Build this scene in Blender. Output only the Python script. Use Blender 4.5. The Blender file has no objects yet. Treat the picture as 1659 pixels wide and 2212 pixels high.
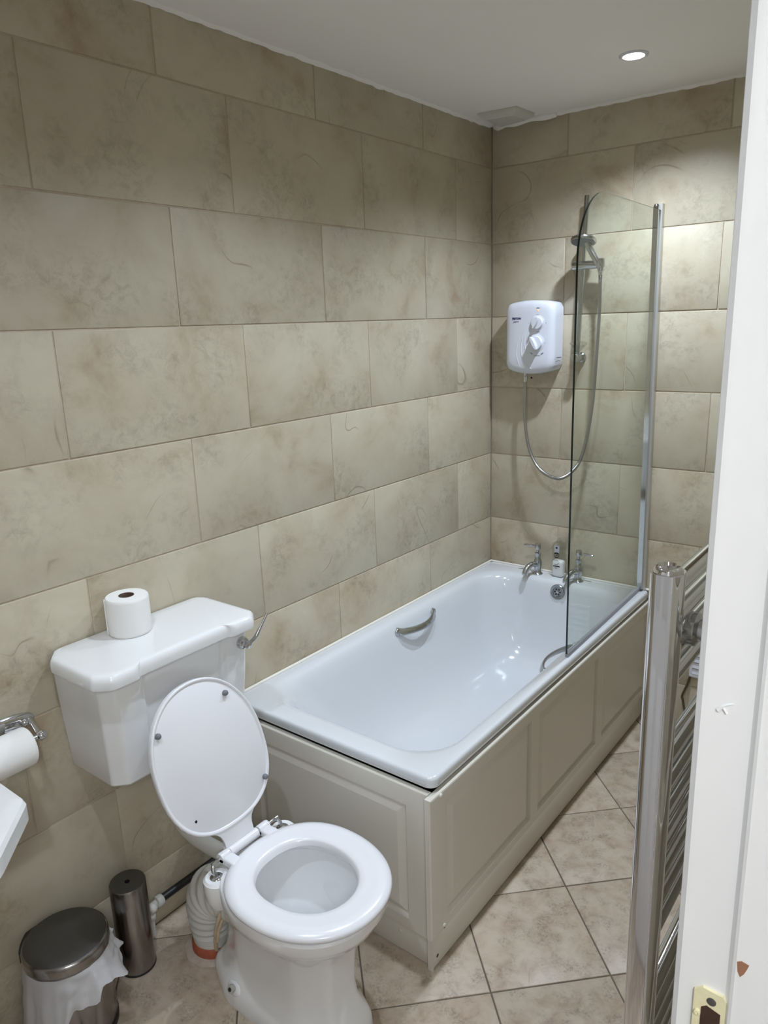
import bpy, bmesh, math, random
from mathutils import Vector, Matrix, noise as mnoise
random.seed(7)
PI = math.pi
sc = bpy.context.scene
COL = sc.collection

# ------------------------------------------------------------------ camera, world, exposure
cam = bpy.data.cameras.new('camera')
cam.sensor_fit = 'VERTICAL'; cam.sensor_height = 36.0
cam.lens = 1603.976 * 36.0 / 2212.0
cam.clip_start = 0.02
camo = bpy.data.objects.new('camera', cam); COL.objects.link(camo)
camo.location = (1.7247, -3.0474, 1.7335)
camo.rotation_euler = (math.radians(75.7055), math.radians(1.8431), math.radians(37.4831))
sc.camera = camo
sc.view_settings.view_transform = 'Standard'
sc.view_settings.look = 'None'
sc.view_settings.exposure = 0.0
sc.view_settings.gamma = 1.0
sc.view_settings.use_curve_mapping = False
sc.cycles.max_bounces = 14; sc.cycles.diffuse_bounces = 9; sc.cycles.transparent_max_bounces = 16
w = bpy.data.worlds.new('world'); sc.world = w; w.use_nodes = True
w.node_tree.nodes['Background'].inputs[0].default_value = (0.75, 0.80, 0.9, 1)
w.node_tree.nodes['Background'].inputs[1].default_value = 0.25

# light levels (the lamps themselves are made with their fittings further down)
SPOT_W = 64.0
SPOT_COL = (0.765, 0.87, 1.0)
HALL_FILL_W = 44.0  # level of the added fill lamp in the hallway
ROOM_X, ROOM_Y, CEIL = 1.60, -3.42, 2.525

# ------------------------------------------------------------------ materials
def new_mat(name):
    m = bpy.data.materials.new(name); m.use_nodes = True
    nt = m.node_tree
    return m, nt, nt.nodes, nt.links, nt.nodes['Principled BSDF']

def mat(name, col, rough=0.5, metal=0.0, coat=0.0, noise=0.0, nscale=20, bump=0.0, emit=0.0, spec=0.5):
    m, nt, N, L, b = new_mat(name)
    b.inputs['Base Color'].default_value = (*col, 1)
    b.inputs['Roughness'].default_value = rough
    b.inputs['Metallic'].default_value = metal
    b.inputs['Coat Weight'].default_value = coat
    b.inputs['Coat Roughness'].default_value = 0.05
    b.inputs['Specular IOR Level'].default_value = spec
    if emit:
        b.inputs['Emission Color'].default_value = (*col, 1)
        b.inputs['Emission Strength'].default_value = emit
    if noise or bump:
        tc = N.new('ShaderNodeTexCoord'); nz = N.new('ShaderNodeTexNoise')
        nz.inputs['Scale'].default_value = nscale; nz.inputs['Detail'].default_value = 5
        L.new(tc.outputs['Object'], nz.inputs['Vector'])
        if noise:
            mx = N.new('ShaderNodeMix'); mx.data_type = 'RGBA'
            mx.inputs[6].default_value = (*[c * (1 - noise) for c in col], 1)
            mx.inputs[7].default_value = (*[min(1, c * (1 + noise)) for c in col], 1)
            L.new(nz.outputs['Fac'], mx.inputs[0]); L.new(mx.outputs[2], b.inputs['Base Color'])
        if bump:
            bp = N.new('ShaderNodeBump'); bp.inputs['Strength'].default_value = bump; bp.inputs['Distance'].default_value = 0.002
            L.new(nz.outputs['Fac'], bp.inputs['Height']); L.new(bp.outputs[0], b.inputs['Normal'])
    return m

def stone(name, c0, c1, c2, cv, scale, rough, vein=1.0, speck=0.35):
    """mottled stone-look ceramic: three tones, speckles and thin curved hairlines"""
    m, nt, N, L, b = new_mat(name)
    tc = N.new('ShaderNodeTexCoord'); oi = N.new('ShaderNodeObjectInfo')
    mul = N.new('ShaderNodeVectorMath'); mul.operation = 'MULTIPLY_ADD'
    cmb = N.new('ShaderNodeCombineXYZ')
    for i in range(3): L.new(oi.outputs['Random'], cmb.inputs[i])
    L.new(cmb.outputs[0], mul.inputs[0]); mul.inputs[1].default_value = (37.0, 53.0, 29.0)
    L.new(tc.outputs['Object'], mul.inputs[2])
    def nz(sc_, det, rgh, dist=0.0, off=0):
        n = N.new('ShaderNodeTexNoise'); n.inputs['Scale'].default_value = sc_; n.inputs['Detail'].default_value = det
        n.inputs['Roughness'].default_value = rgh; n.inputs['Distortion'].default_value = dist
        v = N.new('ShaderNodeVectorMath'); v.operation = 'ADD'; v.inputs[1].default_value = (off, off * 1.7, off * .6)
        L.new(mul.outputs[0], v.inputs[0]); L.new(v.outputs[0], n.inputs['Vector'])
        return n
    def ramp(src, stops):
        r = N.new('ShaderNodeValToRGB'); cr = r.color_ramp
        while len(cr.elements) < len(stops): cr.elements.new(0.5)
        for e, (p, c) in zip(cr.elements, stops):
            e.position = p; e.color = (*c, 1) if len(c) == 3 else c
        L.new(src, r.inputs[0]); return r
    a = nz(scale, 7, 0.62, 0.4)
    base = ramp(a.outputs['Fac'], [(0.30, c2), (0.44, c1), (0.58, c0), (0.75, [c * 1.07 for c in c0])])
    f = nz(scale * 9, 6, 0.75, 0.5, 11)
    fr = ramp(f.outputs['Fac'], [(0.34, (1 - speck,) * 3), (0.56, (1, 1, 1))])
    mx = N.new('ShaderNodeMix'); mx.data_type = 'RGBA'; mx.blend_type = 'MULTIPLY'
    mask0 = nz(scale * 1.3, 3, 0.5, 0, 23)
    mr0 = ramp(mask0.outputs['Fac'], [(0.45, (0, 0, 0)), (0.62, (1, 1, 1))])
    L.new(mr0.outputs[0], mx.inputs[0]); L.new(base.outputs[0], mx.inputs[6]); L.new(fr.outputs[0], mx.inputs[7])
    v = nz(scale * .55, 1.5, 0.4, 1.2, 41)
    vr = ramp(v.outputs['Fac'], [(0.4965, (0, 0, 0)), (0.4992, (1, 1, 1)), (0.5008, (1, 1, 1)), (0.507, (0, 0, 0))])
    mk = nz(scale * 1.1, 2, 0.5, 0, 67)
    mr = ramp(mk.outputs['Fac'], [(0.56, (0, 0, 0)), (0.66, (vein, vein, vein))])
    mm = N.new('ShaderNodeMath'); mm.operation = 'MULTIPLY'
    L.new(vr.outputs[0], mm.inputs[0]); L.new(mr.outputs[0], mm.inputs[1])
    mx2 = N.new('ShaderNodeMix'); mx2.data_type = 'RGBA'; mx2.inputs[7].default_value = (*cv, 1)
    L.new(mm.outputs[0], mx2.inputs[0]); L.new(mx.outputs[2], mx2.inputs[6])
    hsv = N.new('ShaderNodeHueSaturation')
    mrr = N.new('ShaderNodeMapRange'); mrr.inputs[3].default_value = 0.94; mrr.inputs[4].default_value = 1.05
    L.new(oi.outputs['Random'], mrr.inputs[0]); L.new(mrr.outputs[0], hsv.inputs['Value'])
    L.new(mx2.outputs[2], hsv.inputs['Color']); L.new(hsv.outputs[0], b.inputs['Base Color'])
    b.inputs['Roughness'].default_value = rough
    b.inputs['Specular IOR Level'].default_value = 0.4
    add = N.new('ShaderNodeMath'); add.operation = 'MULTIPLY_ADD'; add.inputs[1].default_value = -1.5
    L.new(mm.outputs[0], add.inputs[0]); L.new(a.outputs['Fac'], add.inputs[2])
    bp = N.new('ShaderNodeBump'); bp.inputs['Strength'].default_value = 0.35; bp.inputs['Distance'].default_value = 0.002
    L.new(add.outputs[0], bp.inputs['Height']); L.new(bp.outputs[0], b.inputs['Normal'])
    return m

def see_through(name, tint, gloss=0.06, haze=0.0, hazecol=(.8, .8, .8), rough=0.02):
    m = bpy.data.materials.new(name); m.use_nodes = True
    nt = m.node_tree; N, L = nt.nodes, nt.links
    N.remove(N['Principled BSDF']); out = N['Material Output']
    tr = N.new('ShaderNodeBsdfTransparent'); tr.inputs[0].default_value = (*tint, 1)
    gl = N.new('ShaderNodeBsdfGlossy'); gl.inputs['Roughness'].default_value = rough
    fr = N.new('ShaderNodeFresnel'); fr.inputs[0].default_value = 1.0 + gloss * 10
    mx = N.new('ShaderNodeMixShader')
    ge = N.new('ShaderNodeNewGeometry'); sb = N.new('ShaderNodeMath'); sb.operation = 'SUBTRACT'; sb.inputs[0].default_value = 1.0
    ml = N.new('ShaderNodeMath'); ml.operation = 'MULTIPLY'
    L.new(ge.outputs['Backfacing'], sb.inputs[1]); L.new(sb.outputs[0], ml.inputs[0]); L.new(fr.outputs[0], ml.inputs[1])
    L.new(ml.outputs[0], mx.inputs[0]); L.new(tr.outputs[0], mx.inputs[1]); L.new(gl.outputs[0], mx.inputs[2])
    last = mx
    if haze:
        df = N.new('ShaderNodeBsdfDiffuse'); df.inputs[0].default_value = (*hazecol, 1)
        tl = N.new('ShaderNodeBsdfTranslucent'); tl.inputs[0].default_value = (*hazecol, 1)
        m0 = N.new('ShaderNodeMixShader'); m0.inputs[0].default_value = 0.4
        L.new(df.outputs[0], m0.inputs[1]); L.new(tl.outputs[0], m0.inputs[2])
        m2 = N.new('ShaderNodeMixShader'); m2.inputs[0].default_value = haze
        L.new(mx.outputs[0], m2.inputs[1]); L.new(m0.outputs[0], m2.inputs[2]); last = m2
    L.new(last.outputs[0], out.inputs[0])
    return m

M = {}
M['tile'] = stone('wall_tile_beige', (0.530, 0.478, 0.368), (0.490, 0.432, 0.326), (0.400, 0.312, 0.215), (0.20, 0.145, 0.09), 4.2, 0.40, 0.6, 0.26)
M['floor_tile'] = stone('floor_tile_brown', (0.500, 0.418, 0.332), (0.440, 0.352, 0.270), (0.355, 0.268, 0.195), (0.16, 0.12, 0.09), 16.0, 0.40, 0.3, 0.42)
M['grout'] = mat('wall_grout', (0.50, 0.42, 0.33), 0.9, noise=0.2, nscale=60)
M['floor_grout'] = mat('floor_grout', (0.13, 0.105, 0.08), 0.9, noise=0.3, nscale=60)
M['ceiling'] = mat('ceiling_paint', (0.88, 0.86, 0.84), 0.85, noise=0.02, nscale=6, bump=0.08)
M['plaster'] = mat('wall_plaster', (0.62, 0.60, 0.57), 0.85, noise=0.04, nscale=8)
M['gloss_paint'] = mat('white_gloss_paint', (0.74, 0.73, 0.72), 0.28, noise=0.03, nscale=14, bump=0.12)
M['ceramic'] = mat('white_ceramic', (0.80, 0.805, 0.815), 0.10, coat=0.6)
M['acrylic'] = mat('white_bath_enamel', (0.665, 0.685, 0.715), 0.13, coat=0.35)
M['seat'] = mat('white_seat_plastic', (0.78, 0.78, 0.81), 0.24, coat=0.2)
M['panel'] = mat('cream_panel', (0.66, 0.63, 0.56), 0.32)
M['plinth'] = mat('cream_plinth', (0.62, 0.59, 0.52), 0.40)
M['chip'] = mat('raw_board', (0.30, 0.22, 0.15), 0.9, noise=0.3, nscale=200)
M['chrome'] = mat('chrome', (0.66, 0.67, 0.69), 0.07, metal=1.0)
M['chrome_dull'] = mat('dull_chrome', (0.50, 0.51, 0.52), 0.18, metal=1.0)
M['steel'] = mat('brushed_steel', (0.33, 0.31, 0.295), 0.22, metal=1.0, noise=0.08, nscale=30)
M['steel_top'] = mat('brushed_steel_top', (0.155, 0.152, 0.148), 0.42, metal=1.0, noise=0.05, nscale=40)
M['black'] = mat('black_plastic', (0.012, 0.012, 0.013), 0.4)
M['rubber'] = mat('grey_rubber', (0.16, 0.17, 0.19), 0.5)
M['white_plastic'] = mat('white_plastic', (0.70, 0.72, 0.80), 0.25, coat=0.2)
M['offwhite_plastic'] = mat('offwhite_plastic', (0.62, 0.61, 0.57), 0.45)
M['paper'] = mat('tissue_paper', (0.82, 0.81, 0.79), 0.95, bump=0.25, nscale=120, spec=0.1)
M['card'] = mat('brown_cardboard', (0.13, 0.085, 0.06), 0.9, noise=0.2, nscale=80)
M['sealant'] = mat('sealant', (0.80, 0.77, 0.70), 0.4)
M['terracotta'] = mat('terracotta', (0.30, 0.075, 0.035), 0.6, noise=0.3, nscale=60)
M['mortar'] = mat('mortar', (0.40, 0.33, 0.27), 0.95, noise=0.3, nscale=40, bump=0.5)
M['glue'] = mat('yellowed_sealant', (0.52, 0.41, 0.28), 0.5, noise=0.35, nscale=50, bump=0.5)
M['cord'] = mat('brown_cable', (0.085, 0.055, 0.03), 0.6)
M['navy'] = mat('navy_print', (0.02, 0.02, 0.12), 0.5)
M['greyprint'] = mat('grey_print', (0.25, 0.25, 0.36), 0.5)
M['blackprint'] = mat('black_print', (0.015, 0.012, 0.014), 0.5)
M['greylabel'] = mat('grey_label', (0.42, 0.42, 0.46), 0.5)
M['lamp'] = mat('lamp_lens', (1.0, 0.97, 0.92), 0.4, emit=14.0)
M['led'] = mat('orange_indicator', (1.0, 0.38, 0.20), 0.4, emit=1.2)
M['brass'] = mat('painted_brass', (0.72, 0.66, 0.42), 0.4, noise=0.15, nscale=90)
M['darkwood'] = mat('dark_bare_wood', (0.045, 0.018, 0.010), 0.8, noise=0.3, nscale=90)
M['woodchip'] = mat('bare_brown_wood', (0.30, 0.14, 0.08), 0.8)
M['screw'] = mat('worn_screw', (0.14, 0.13, 0.13), 0.45, metal=0.7)
M['water'] = see_through('water', (0.93, 0.95, 0.96), 0.04)
M['glass'] = see_through('clear_glass', (0.925, 0.950, 0.930), 0.035)
M['glass_edge'] = mat('dark_glass_edge', (0.004, 0.010, 0.008), 0.08)
M['seal_strip'] = mat('grey_seal_strip', (0.30, 0.31, 0.36), 0.35)
M['bottle'] = see_through('clear_bottle_plastic', (0.90, 0.91, 0.90), 0.05)
M['gel'] = mat('pale_gel', (0.80, 0.81, 0.80), 0.3)
M['bag'] = see_through('thin_white_film', (0.93, 0.93, 0.94), 0.03, 0.74, (0.93, 0.93, 0.96), 0.25)
M['rad_chrome'] = mat('bright_chrome', (0.82, 0.82, 0.85), 0.06, metal=1.0)
M['profile'] = mat('satin_aluminium', (0.62, 0.61, 0.58), 0.35, metal=0.6)
M['overflow_metal'] = mat('grey_overflow_metal', (0.30, 0.31, 0.32), 0.25, metal=0.9)
M['bolt_ring'] = mat('worn_bolt_ring', (0.42, 0.40, 0.36), 0.4)
M['hose'] = mat('chrome_hose', (0.42, 0.42, 0.42), 0.3, metal=1.0)
M['vent'] = mat('vent_plastic', (0.62, 0.60, 0.56), 0.5)
M['hallfloor'] = mat('hall_carpet', (0.30, 0.27, 0.24), 0.95, noise=0.2, nscale=60)

# ------------------------------------------------------------------ builders
ORG = {}
def thing(name, label, cat, loc=(0, 0, 0), group=None):
    o = bpy.data.objects.new(name, None); COL.objects.link(o)
    o.empty_display_size = 0.05; o.location = loc; ORG[o] = Vector(loc)
    o['label'] = label; o['category'] = cat
    if group: o['group'] = group
    return o

def part(name, bm, material, parent=None, sharp=35, label=None, mats=None, recalc=True):
    if recalc: bmesh.ops.recalc_face_normals(bm, faces=bm.faces[:])
    org = ORG.get(parent, Vector((0, 0, 0)))
    me = bpy.data.meshes.new(name)
    c = Vector((0, 0, 0))
    if bm.verts:
        lo = Vector([min(v.co[i] for v in bm.verts) for i in range(3)]); hi = Vector([max(v.co[i] for v in bm.verts) for i in range(3)])
        c = Vector(((lo.x + hi.x) / 2, (lo.y + hi.y) / 2, (lo.z + hi.z) / 2))
    bm.transform(Matrix.Translation(-c)); bm.to_mesh(me); bm.free()
    me.materials.append(material)
    for m_ in (mats or []): me.materials.append(m_)
    me.shade_smooth(); me.set_sharp_from_angle(angle=math.radians(sharp))
    o = bpy.data.objects.new(name, me); COL.objects.link(o)
    o.location = c - org; ORG[o] = c.copy()
    if parent: o.parent = parent
    if label: o['label'] = label
    return o

def tag(o, label, cat, group=None):
    o['label'] = label; o['category'] = cat
    if group: o['group'] = group
    return o

def struct(name, bm, material, label=None, sharp=35):
    o = part(name, bm, material, None, sharp); o['kind'] = 'structure'
    if label: o['label'] = label
    return o

def B(): return bmesh.new()

def box(bm, x0, x1, y0, y1, z0, z1, bev=0.0, seg=2):
    t = bmesh.new()
    bmesh.ops.create_cube(t, size=1.0)
    t.transform(Matrix.Translation(((x0 + x1) / 2, (y0 + y1) / 2, (z0 + z1) / 2)) @ Matrix.Diagonal((x1 - x0, y1 - y0, z1 - z0, 1)))
    if bev: bmesh.ops.bevel(t, geom=t.edges[:], offset=bev, segments=seg, profile=0.5, affect='EDGES')
    merge(bm, t); return bm

def merge(bm, t, mtx=None):
    if mtx: t.transform(mtx)
    mp = {v: bm.verts.new(v.co) for v in t.verts}
    for f in t.faces:
        nf = bm.faces.new([mp[v] for v in f.verts]); nf.material_index = f.material_index
    t.free()

def loft(bm, rings, cap0=False, cap1=False, closed=True):
    vs = [[bm.verts.new(p) for p in r] for r in rings]
    n = len(rings[0])
    for a, b in zip(vs, vs[1:]):
        for i in range(n if closed else n - 1):
            j = (i + 1) % n
            bm.faces.new((a[i], a[j], b[j], b[i]))
    if cap0: bm.faces.new(vs[0][::-1])
    if cap1: bm.faces.new(vs[-1])
    return vs

def lathe(bm, prof, loc, axis=(0, 0, 1), n=32, up=None, cap0=True, cap1=True):
    az = Vector(axis).normalized()
    ax = az.orthogonal().normalized() if up is None else Vector(up)
    ay = az.cross(ax)
    L0 = Vector(loc)
    rings = [[L0 + az * h + (ax * math.cos(2 * PI * i / n) + ay * math.sin(2 * PI * i / n)) * max(r, 1e-5) for i in range(n)] for r, h in prof]
    loft(bm, rings, cap0, cap1)
    return bm

def sphere(bm, loc, r, n=20, m=10, sq=1.0, axis=(0, 0, 1)):
    return lathe(bm, [(r * math.sin(PI * (k + .02) / (m + .04)), -r * sq * math.cos(PI * (k + .02) / (m + .04))) for k in range(m + 1)], loc, axis, n)

def smooth_path(pts, k=8):
    P = [Vector(p) for p in pts]; out = []
    for i in range(len(P) - 1):
        p0 = P[i - 1] if i else P[0] * 2 - P[1]; p1 = P[i]; p2 = P[i + 1]
        p3 = P[i + 2] if i + 2 < len(P) else P[-1] * 2 - P[-2]
        for s in range(k):
            t = s / k
            out.append(0.5 * ((2 * p1) + (p2 - p0) * t + (2 * p0 - 5 * p1 + 4 * p2 - p3) * t * t + (3 * p1 - p0 - 3 * p2 + p3) * t ** 3))
    out.append(P[-1]); return out

def tube(bm, pts, r, n=12, cap=True, flat=1.0, up=None):
    """r: number or function of 0..1; flat squashes the section along its second axis"""
    P = [Vector(p) for p in pts]; rings = []
    prev = None
    for i, p in enumerate(P):
        d = (P[min(i + 1, len(P) - 1)] - P[max(i - 1, 0)]).normalized()
        if prev is None:
            a = (Vector(up) if up else d.orthogonal()); a = (a - d * a.dot(d)).normalized()
        else:
            a = (prev - d * prev.dot(d)).normalized()
        prev = a; b = d.cross(a)
        rr = r(i / (len(P) - 1)) if callable(r) else r
        rings.append([p + (a * math.cos(2 * PI * k / n) + b * flat * math.sin(2 * PI * k / n)) * rr for k in range(n)])
    loft(bm, rings, cap, cap); return bm

def rrect(x0, x1, y0, y1, r, z, n=8, m=10):
    pts = []
    cs = [(x1 - r, y1 - r, 0), (x0 + r, y1 - r, 90), (x0 + r, y0 + r, 180), (x1 - r, y0 + r, 270)]
    for k, (cx, cy, a0) in enumerate(cs):
        arc = [(cx + r * math.cos(math.radians(a0 + 90 * i / n)), cy + r * math.sin(math.radians(a0 + 90 * i / n))) for i in range(n + 1)]
        pts += arc
        nx, ny, na = cs[(k + 1) % 4]
        q = (nx + r * math.cos(math.radians(na)), ny + r * math.sin(math.radians(na)))
        for i in range(1, m):
            pts.append((arc[-1][0] + (q[0] - arc[-1][0]) * i / m, arc[-1][1] + (q[1] - arc[-1][1]) * i / m))
    return [Vector((x, y, z)) for x, y in pts]

def egg(xb, xf, cy, hw, z, n=72, p=2.2, peak=0.5, pb=None):
    xm = xb + peak * (xf - xb); out = []
    for i in range(n):
        t = 2 * PI * i / n; c, s = math.cos(t), math.sin(t)
        q = p if c >= 0 else (pb or p)
        sx = math.copysign(abs(c) ** (2 / q), c); sy = math.copysign(abs(s) ** (2 / q), s)
        out.append(Vector((xm + (xf - xm) * sx if sx > 0 else xm + (xm - xb) * sx, cy + hw * sy, z)))
    return out

def round_poly(pts, r, n=4, keep=()):
    out = []
    for i, p in enumerate(pts):
        p = Vector(p)
        if i in keep: out.append(p); continue
        a = (Vector(pts[i - 1]) - p); b = (Vector(pts[(i + 1) % len(pts)]) - p)
        d = min(r, a.length * .45, b.length * .45)
        p0 = p + a.normalized() * d; p1 = p + b.normalized() * d
        for k in range(n + 1):
            t = k / n; out.append(p0 * (1 - t) ** 2 + p * 2 * t * (1 - t) + p1 * t * t)
    return out

# ------------------------------------------------------------------ room shell with real tiles
H, WT, GAP = 0.31, 0.599, 0.004
def Jz(k): return (7.61757 - k) * H
_cache = {}
def tile_mesh(poly, key, material):
    """poly: 2-D outline (ccw) around its own centre; a tile 8 mm thick with a softened arris"""
    if key in _cache: return _cache[key]
    bm = B()
    n = len(poly); b = 0.0022
    cx = sum(p[0] for p in poly) / n; cy = sum(p[1] for p in poly) / n
    def ins(d):
        o = []
        for i in range(n):
            p0 = Vector(poly[i - 1]); p1 = Vector(poly[i]); p2 = Vector(poly[(i + 1) % n])
            e1 = (p1 - p0).normalized(); e2 = (p2 - p1).normalized()
            n1 = Vector((-e1.y, e1.x)); n2 = Vector((-e2.y, e2.x))
            k = (n1 + n2); k = k / max(0.25, k.dot(n1))
            o.append(p1 + k * d)
        return o
    rings = [[(p.x, p.y, z) for p in ins(d)] for d, z in ((0, -.008), (0, -b), (b * .35, -b * .3), (b, 0))]
    loft(bm, rings, False, True)
    me = bpy.data.meshes.new('tile'); bm.to_mesh(me); bm.free(); me.materials.append(material)
    me.shade_smooth(); me.set_sharp_from_angle(angle=math.radians(50))
    _cache[key] = me; return me

def tile_wall(rootobj, mtx, u0, u1, z0, z1, offA, offB, material, fixed=None):
    """running bond; u along the wall, joints at off + n*WT, rows between the J levels"""
    org = ORG[rootobj]
    for r in range(-1, 8):
        zt, zb = min(Jz(r), z1), max(Jz(r + 1), z0)
        if zt - zb < 0.01: continue
        off = offA if r % 2 == 0 else offB
        js = [u0] + [off + k * WT for k in range(-8, 12) if u0 + 0.004 < off + k * WT < u1 - 0.004] + [u1]
        if fixed: js = [u0] + list(fixed[r % 2]) + [u1]
        for a, b_ in zip(js, js[1:]):
            wd = round(b_ - a - GAP, 4); ht = round(zt - zb - GAP, 4)
            if wd < 0.01: continue
            me = tile_mesh([(-wd / 2, -ht / 2), (wd / 2, -ht / 2), (wd / 2, ht / 2), (-wd / 2, ht / 2)], (wd, ht, material.name), material)
            o = bpy.data.objects.new('tile', me); COL.objects.link(o)
            o.parent = rootobj
            m_ = mtx @ Matrix.Translation(((a + b_) / 2, (zt + zb) / 2, random.uniform(-.0006, .0005)))
            o.matrix_local = Matrix.Translation(-org) @ m_

TB = 0.003  # joints sit this far behind the tile faces
wl = struct('wall_left', box(B(), -0.12, -TB, ROOM_Y - .12, 0.12, -0.05, CEIL + .05), M['grout'])
wb = struct('wall_back', box(B(), 0, ROOM_X, TB, 0.12, -0.05, CEIL + .05), M['grout'])
wr = struct('wall_right', box(box(B(), ROOM_X + TB, ROOM_X + .13, -2.47, 0.12, -0.05, CEIL + .05), ROOM_X + TB, ROOM_X + .13, -3.30, -2.47, 2.06, CEIL + .05), M['plaster'])
wf = struct('wall_front', box(B(), 0, ROOM_X + .13, ROOM_Y - .12, ROOM_Y - TB, -0.05, CEIL + .05), M['grout'])
# left wall: u = distance from the back corner (towards -y), face towards +x
mL = Matrix(((0, 0, 1, 0), (1, 0, 0, 0), (0, 1, 0, 0), (0, 0, 0, 1)))   # u -> y, v -> z, n -> x
tile_wall(wl, mL, ROOM_Y, 0.0, 0.0, CEIL - 0.002, -0.2924 - 5 * WT, -0.52 - 5 * WT, M['tile'])
mB = Matrix(((1, 0, 0, 0), (0, 0, -1, 0), (0, 1, 0, 0), (0, 0, 0, 1)))   # u -> x, v -> z, n -> -y
tile_wall(wb, mB, 0.002, ROOM_X, 0.0, CEIL - 0.002, 0, 0, M['tile'], ((.622, 1.238), (.347, .963, 1.578)))
mF = Matrix(((-1, 0, 0, 0), (0, 0, 1, ROOM_Y), (0, 1, 0, 0), (0, 0, 0, 1)))
tile_wall(wf, mF, -ROOM_X, 0.0, 0.0, CEIL - 0.002, -0.66, -0.355, M['tile'])
mR = Matrix(((0, 0, -1, ROOM_X), (-1, 0, 0, 0), (0, 1, 0, 0), (0, 0, 0, 1)))
tile_wall(wr, mR, 0.0, 2.46, 0.0, CEIL - 0.002, 0.30, 0.60, M['tile'])
ceil = struct('ceiling', box(B(), -.02, ROOM_X + .02, ROOM_Y - .02, 0.02, CEIL, CEIL + .1), M['ceiling'])
# ragged plaster edge where ceiling meets the tiles
bm = B()
rr = random.Random(3)
def ragged(bm, f, n):
    pr = []
    for i in range(n + 1):
        d = 0.004 + 0.006 * abs(mnoise.noise((i * .35, 2.1, 0))) + rr.uniform(0, .002); e = 0.008 + 0.02 * abs(mnoise.noise((i * .27, 7.7, 0)))
        a, nrm = f(i / n)
        a = Vector(a); nrm = Vector(nrm)
        pr.append([a, a + nrm * e, a + nrm * .004 + Vector((0, 0, -d)), a + Vector((0, 0, -d * 1.2))])
    loft(bm, pr, True, True, True)
ragged(bm, lambda t: ((0.0, -0.02 - 2.6 * t, CEIL), (1, 0, 0)), 120)
ragged(bm, lambda t: ((0.03 + 1.55 * t, 0.0, CEIL), (0, -1, 0)), 70)
part('plaster_edge', bm, M['ceiling'], ceil, 80)

fl = struct('floor', box(B(), -.02, ROOM_X + .13, ROOM_Y - .05, 0.05, -0.12, -TB), M['floor_grout'])
T = 1.077 * H; FX, FY = 3.0121 * H, -5.291 * H
def clip(poly, ax, lim, sgn):
    out = []
    for i in range(len(poly)):
        p, q = poly[i - 1], poly[i]
        dp, dq = sgn * (lim - p[ax]), sgn * (lim - q[ax])
        if (dp >= 0) != (dq >= 0):
            t = dp / (dp - dq); out.append((p[0] + (q[0] - p[0]) * t, p[1] + (q[1] - p[1]) * t))
        if dq >= 0: out.append(q)
    return out
c45 = math.sqrt(.5)
for i in range(-9, 9):
    for j in range(-9, 9):
        h = T / 2 - GAP / 2
        cxx, cyy = FX + c45 * T * ((i + .5) - (j + .5)), FY + c45 * T * ((i + .5) + (j + .5))
        q = [(-h, -h), (h, -h), (h, h), (-h, h)]
        poly = [(cxx + c45 * (a - b), cyy + c45 * (a + b)) for a, b in q]
        poly2 = poly
        for ax, lim, s in ((0, 0.003, -1), (0, ROOM_X + .06, 1), (1, ROOM_Y + .003, -1), (1, -0.003, 1)):
            if poly2: poly2 = clip(poly2, ax, lim, s)
        if len(poly2) < 3: continue
        ar = abs(sum(poly2[k - 1][0] * poly2[k][1] - poly2[k][0] * poly2[k - 1][1] for k in range(len(poly2)))) / 2
        if ar < 2e-3: continue
        whole = abs(ar - (2 * h) ** 2) < 1e-6
        if whole:
            me = tile_mesh(q, ('floor',), M['floor_tile']); m_ = Matrix.Translation((cxx, cyy, random.uniform(-.0006, .0003))) @ Matrix.Rotation(PI / 4, 4, 'Z')
        else:
            # drop near-duplicate corners left by the clipping
            pp = [p for k, p in enumerate(poly2) if (Vector(p) - Vector(poly2[k - 1])).length > 0.004]
            if len(pp) < 3: continue
            mx_, my_ = sum(p[0] for p in pp) / len(pp), sum(p[1] for p in pp) / len(pp)
            me = tile_mesh([(p[0] - mx_, p[1] - my_) for p in pp], ('floor', i, j), M['floor_tile']); m_ = Matrix.Translation((mx_, my_, random.uniform(-.0006, .0003)))
        o = bpy.data.objects.new('tile', me); COL.objects.link(o); o.parent = fl
        o.matrix_local = Matrix.Translation(-ORG[fl]) @ m_

# hallway beyond the doorway the picture is taken from
struct('floor_hall', box(B(), ROOM_X + .131, 3.3, -5.0, -1.6, -0.12, 0.004), M['hallfloor'])
struct('wall_hall', box(box(box(B(), 3.2, 3.3, -5.0, -1.6, 0, 2.45), ROOM_X + .131, 3.3, -5.1, -5.0, 0, 2.45), ROOM_X + .131, 3.3, -1.6, -1.5, 0, 2.45), M['plaster'])
struct('wall_hall_near', box(B(), ROOM_X + .131, ROOM_X + .16, -5.0, -3.42, 0, 2.45), M['plaster'])
struct('ceiling_hall', box(B(), ROOM_X + .131, 3.3, -5.0, -1.5, 2.45, 2.5), M['ceiling'])

# ------------------------------------------------------------------ door frame on the right edge of the view
bm = B()
JY = -2.50
prof = [(1.592, -2.465), (1.592, -2.492), (1.5935, -2.497), (1.598, -2.5), (1.603, -2.4995), (1.607, -2.4985), (1.6335, -2.498), (1.6355, -2.4995), (1.6375, -2.5025), (1.640, -2.5035),
        (1.643, -2.503), (1.690, -2.5025), (1.7035, -2.5025), (1.7055, -2.5015), (1.706, -2.499), (1.745, -2.499), (1.748, -2.497), (1.748, -2.465)]
loft(bm, [[Vector((x, y, z)) for x, y in prof] for z in (0.0, 0.7, 1.4, 2.06)], True, True, True)
box(bm, 1.592, 1.748, -3.30, -2.465, 2.035, 2.075, .003)
box(bm, 1.592, 1.748, -3.325, -3.285, 0.0, 2.06, .003)
fr = struct('door_1', bm, M['gloss_paint'], 'white painted door frame with a worn lock keep', 30)
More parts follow.
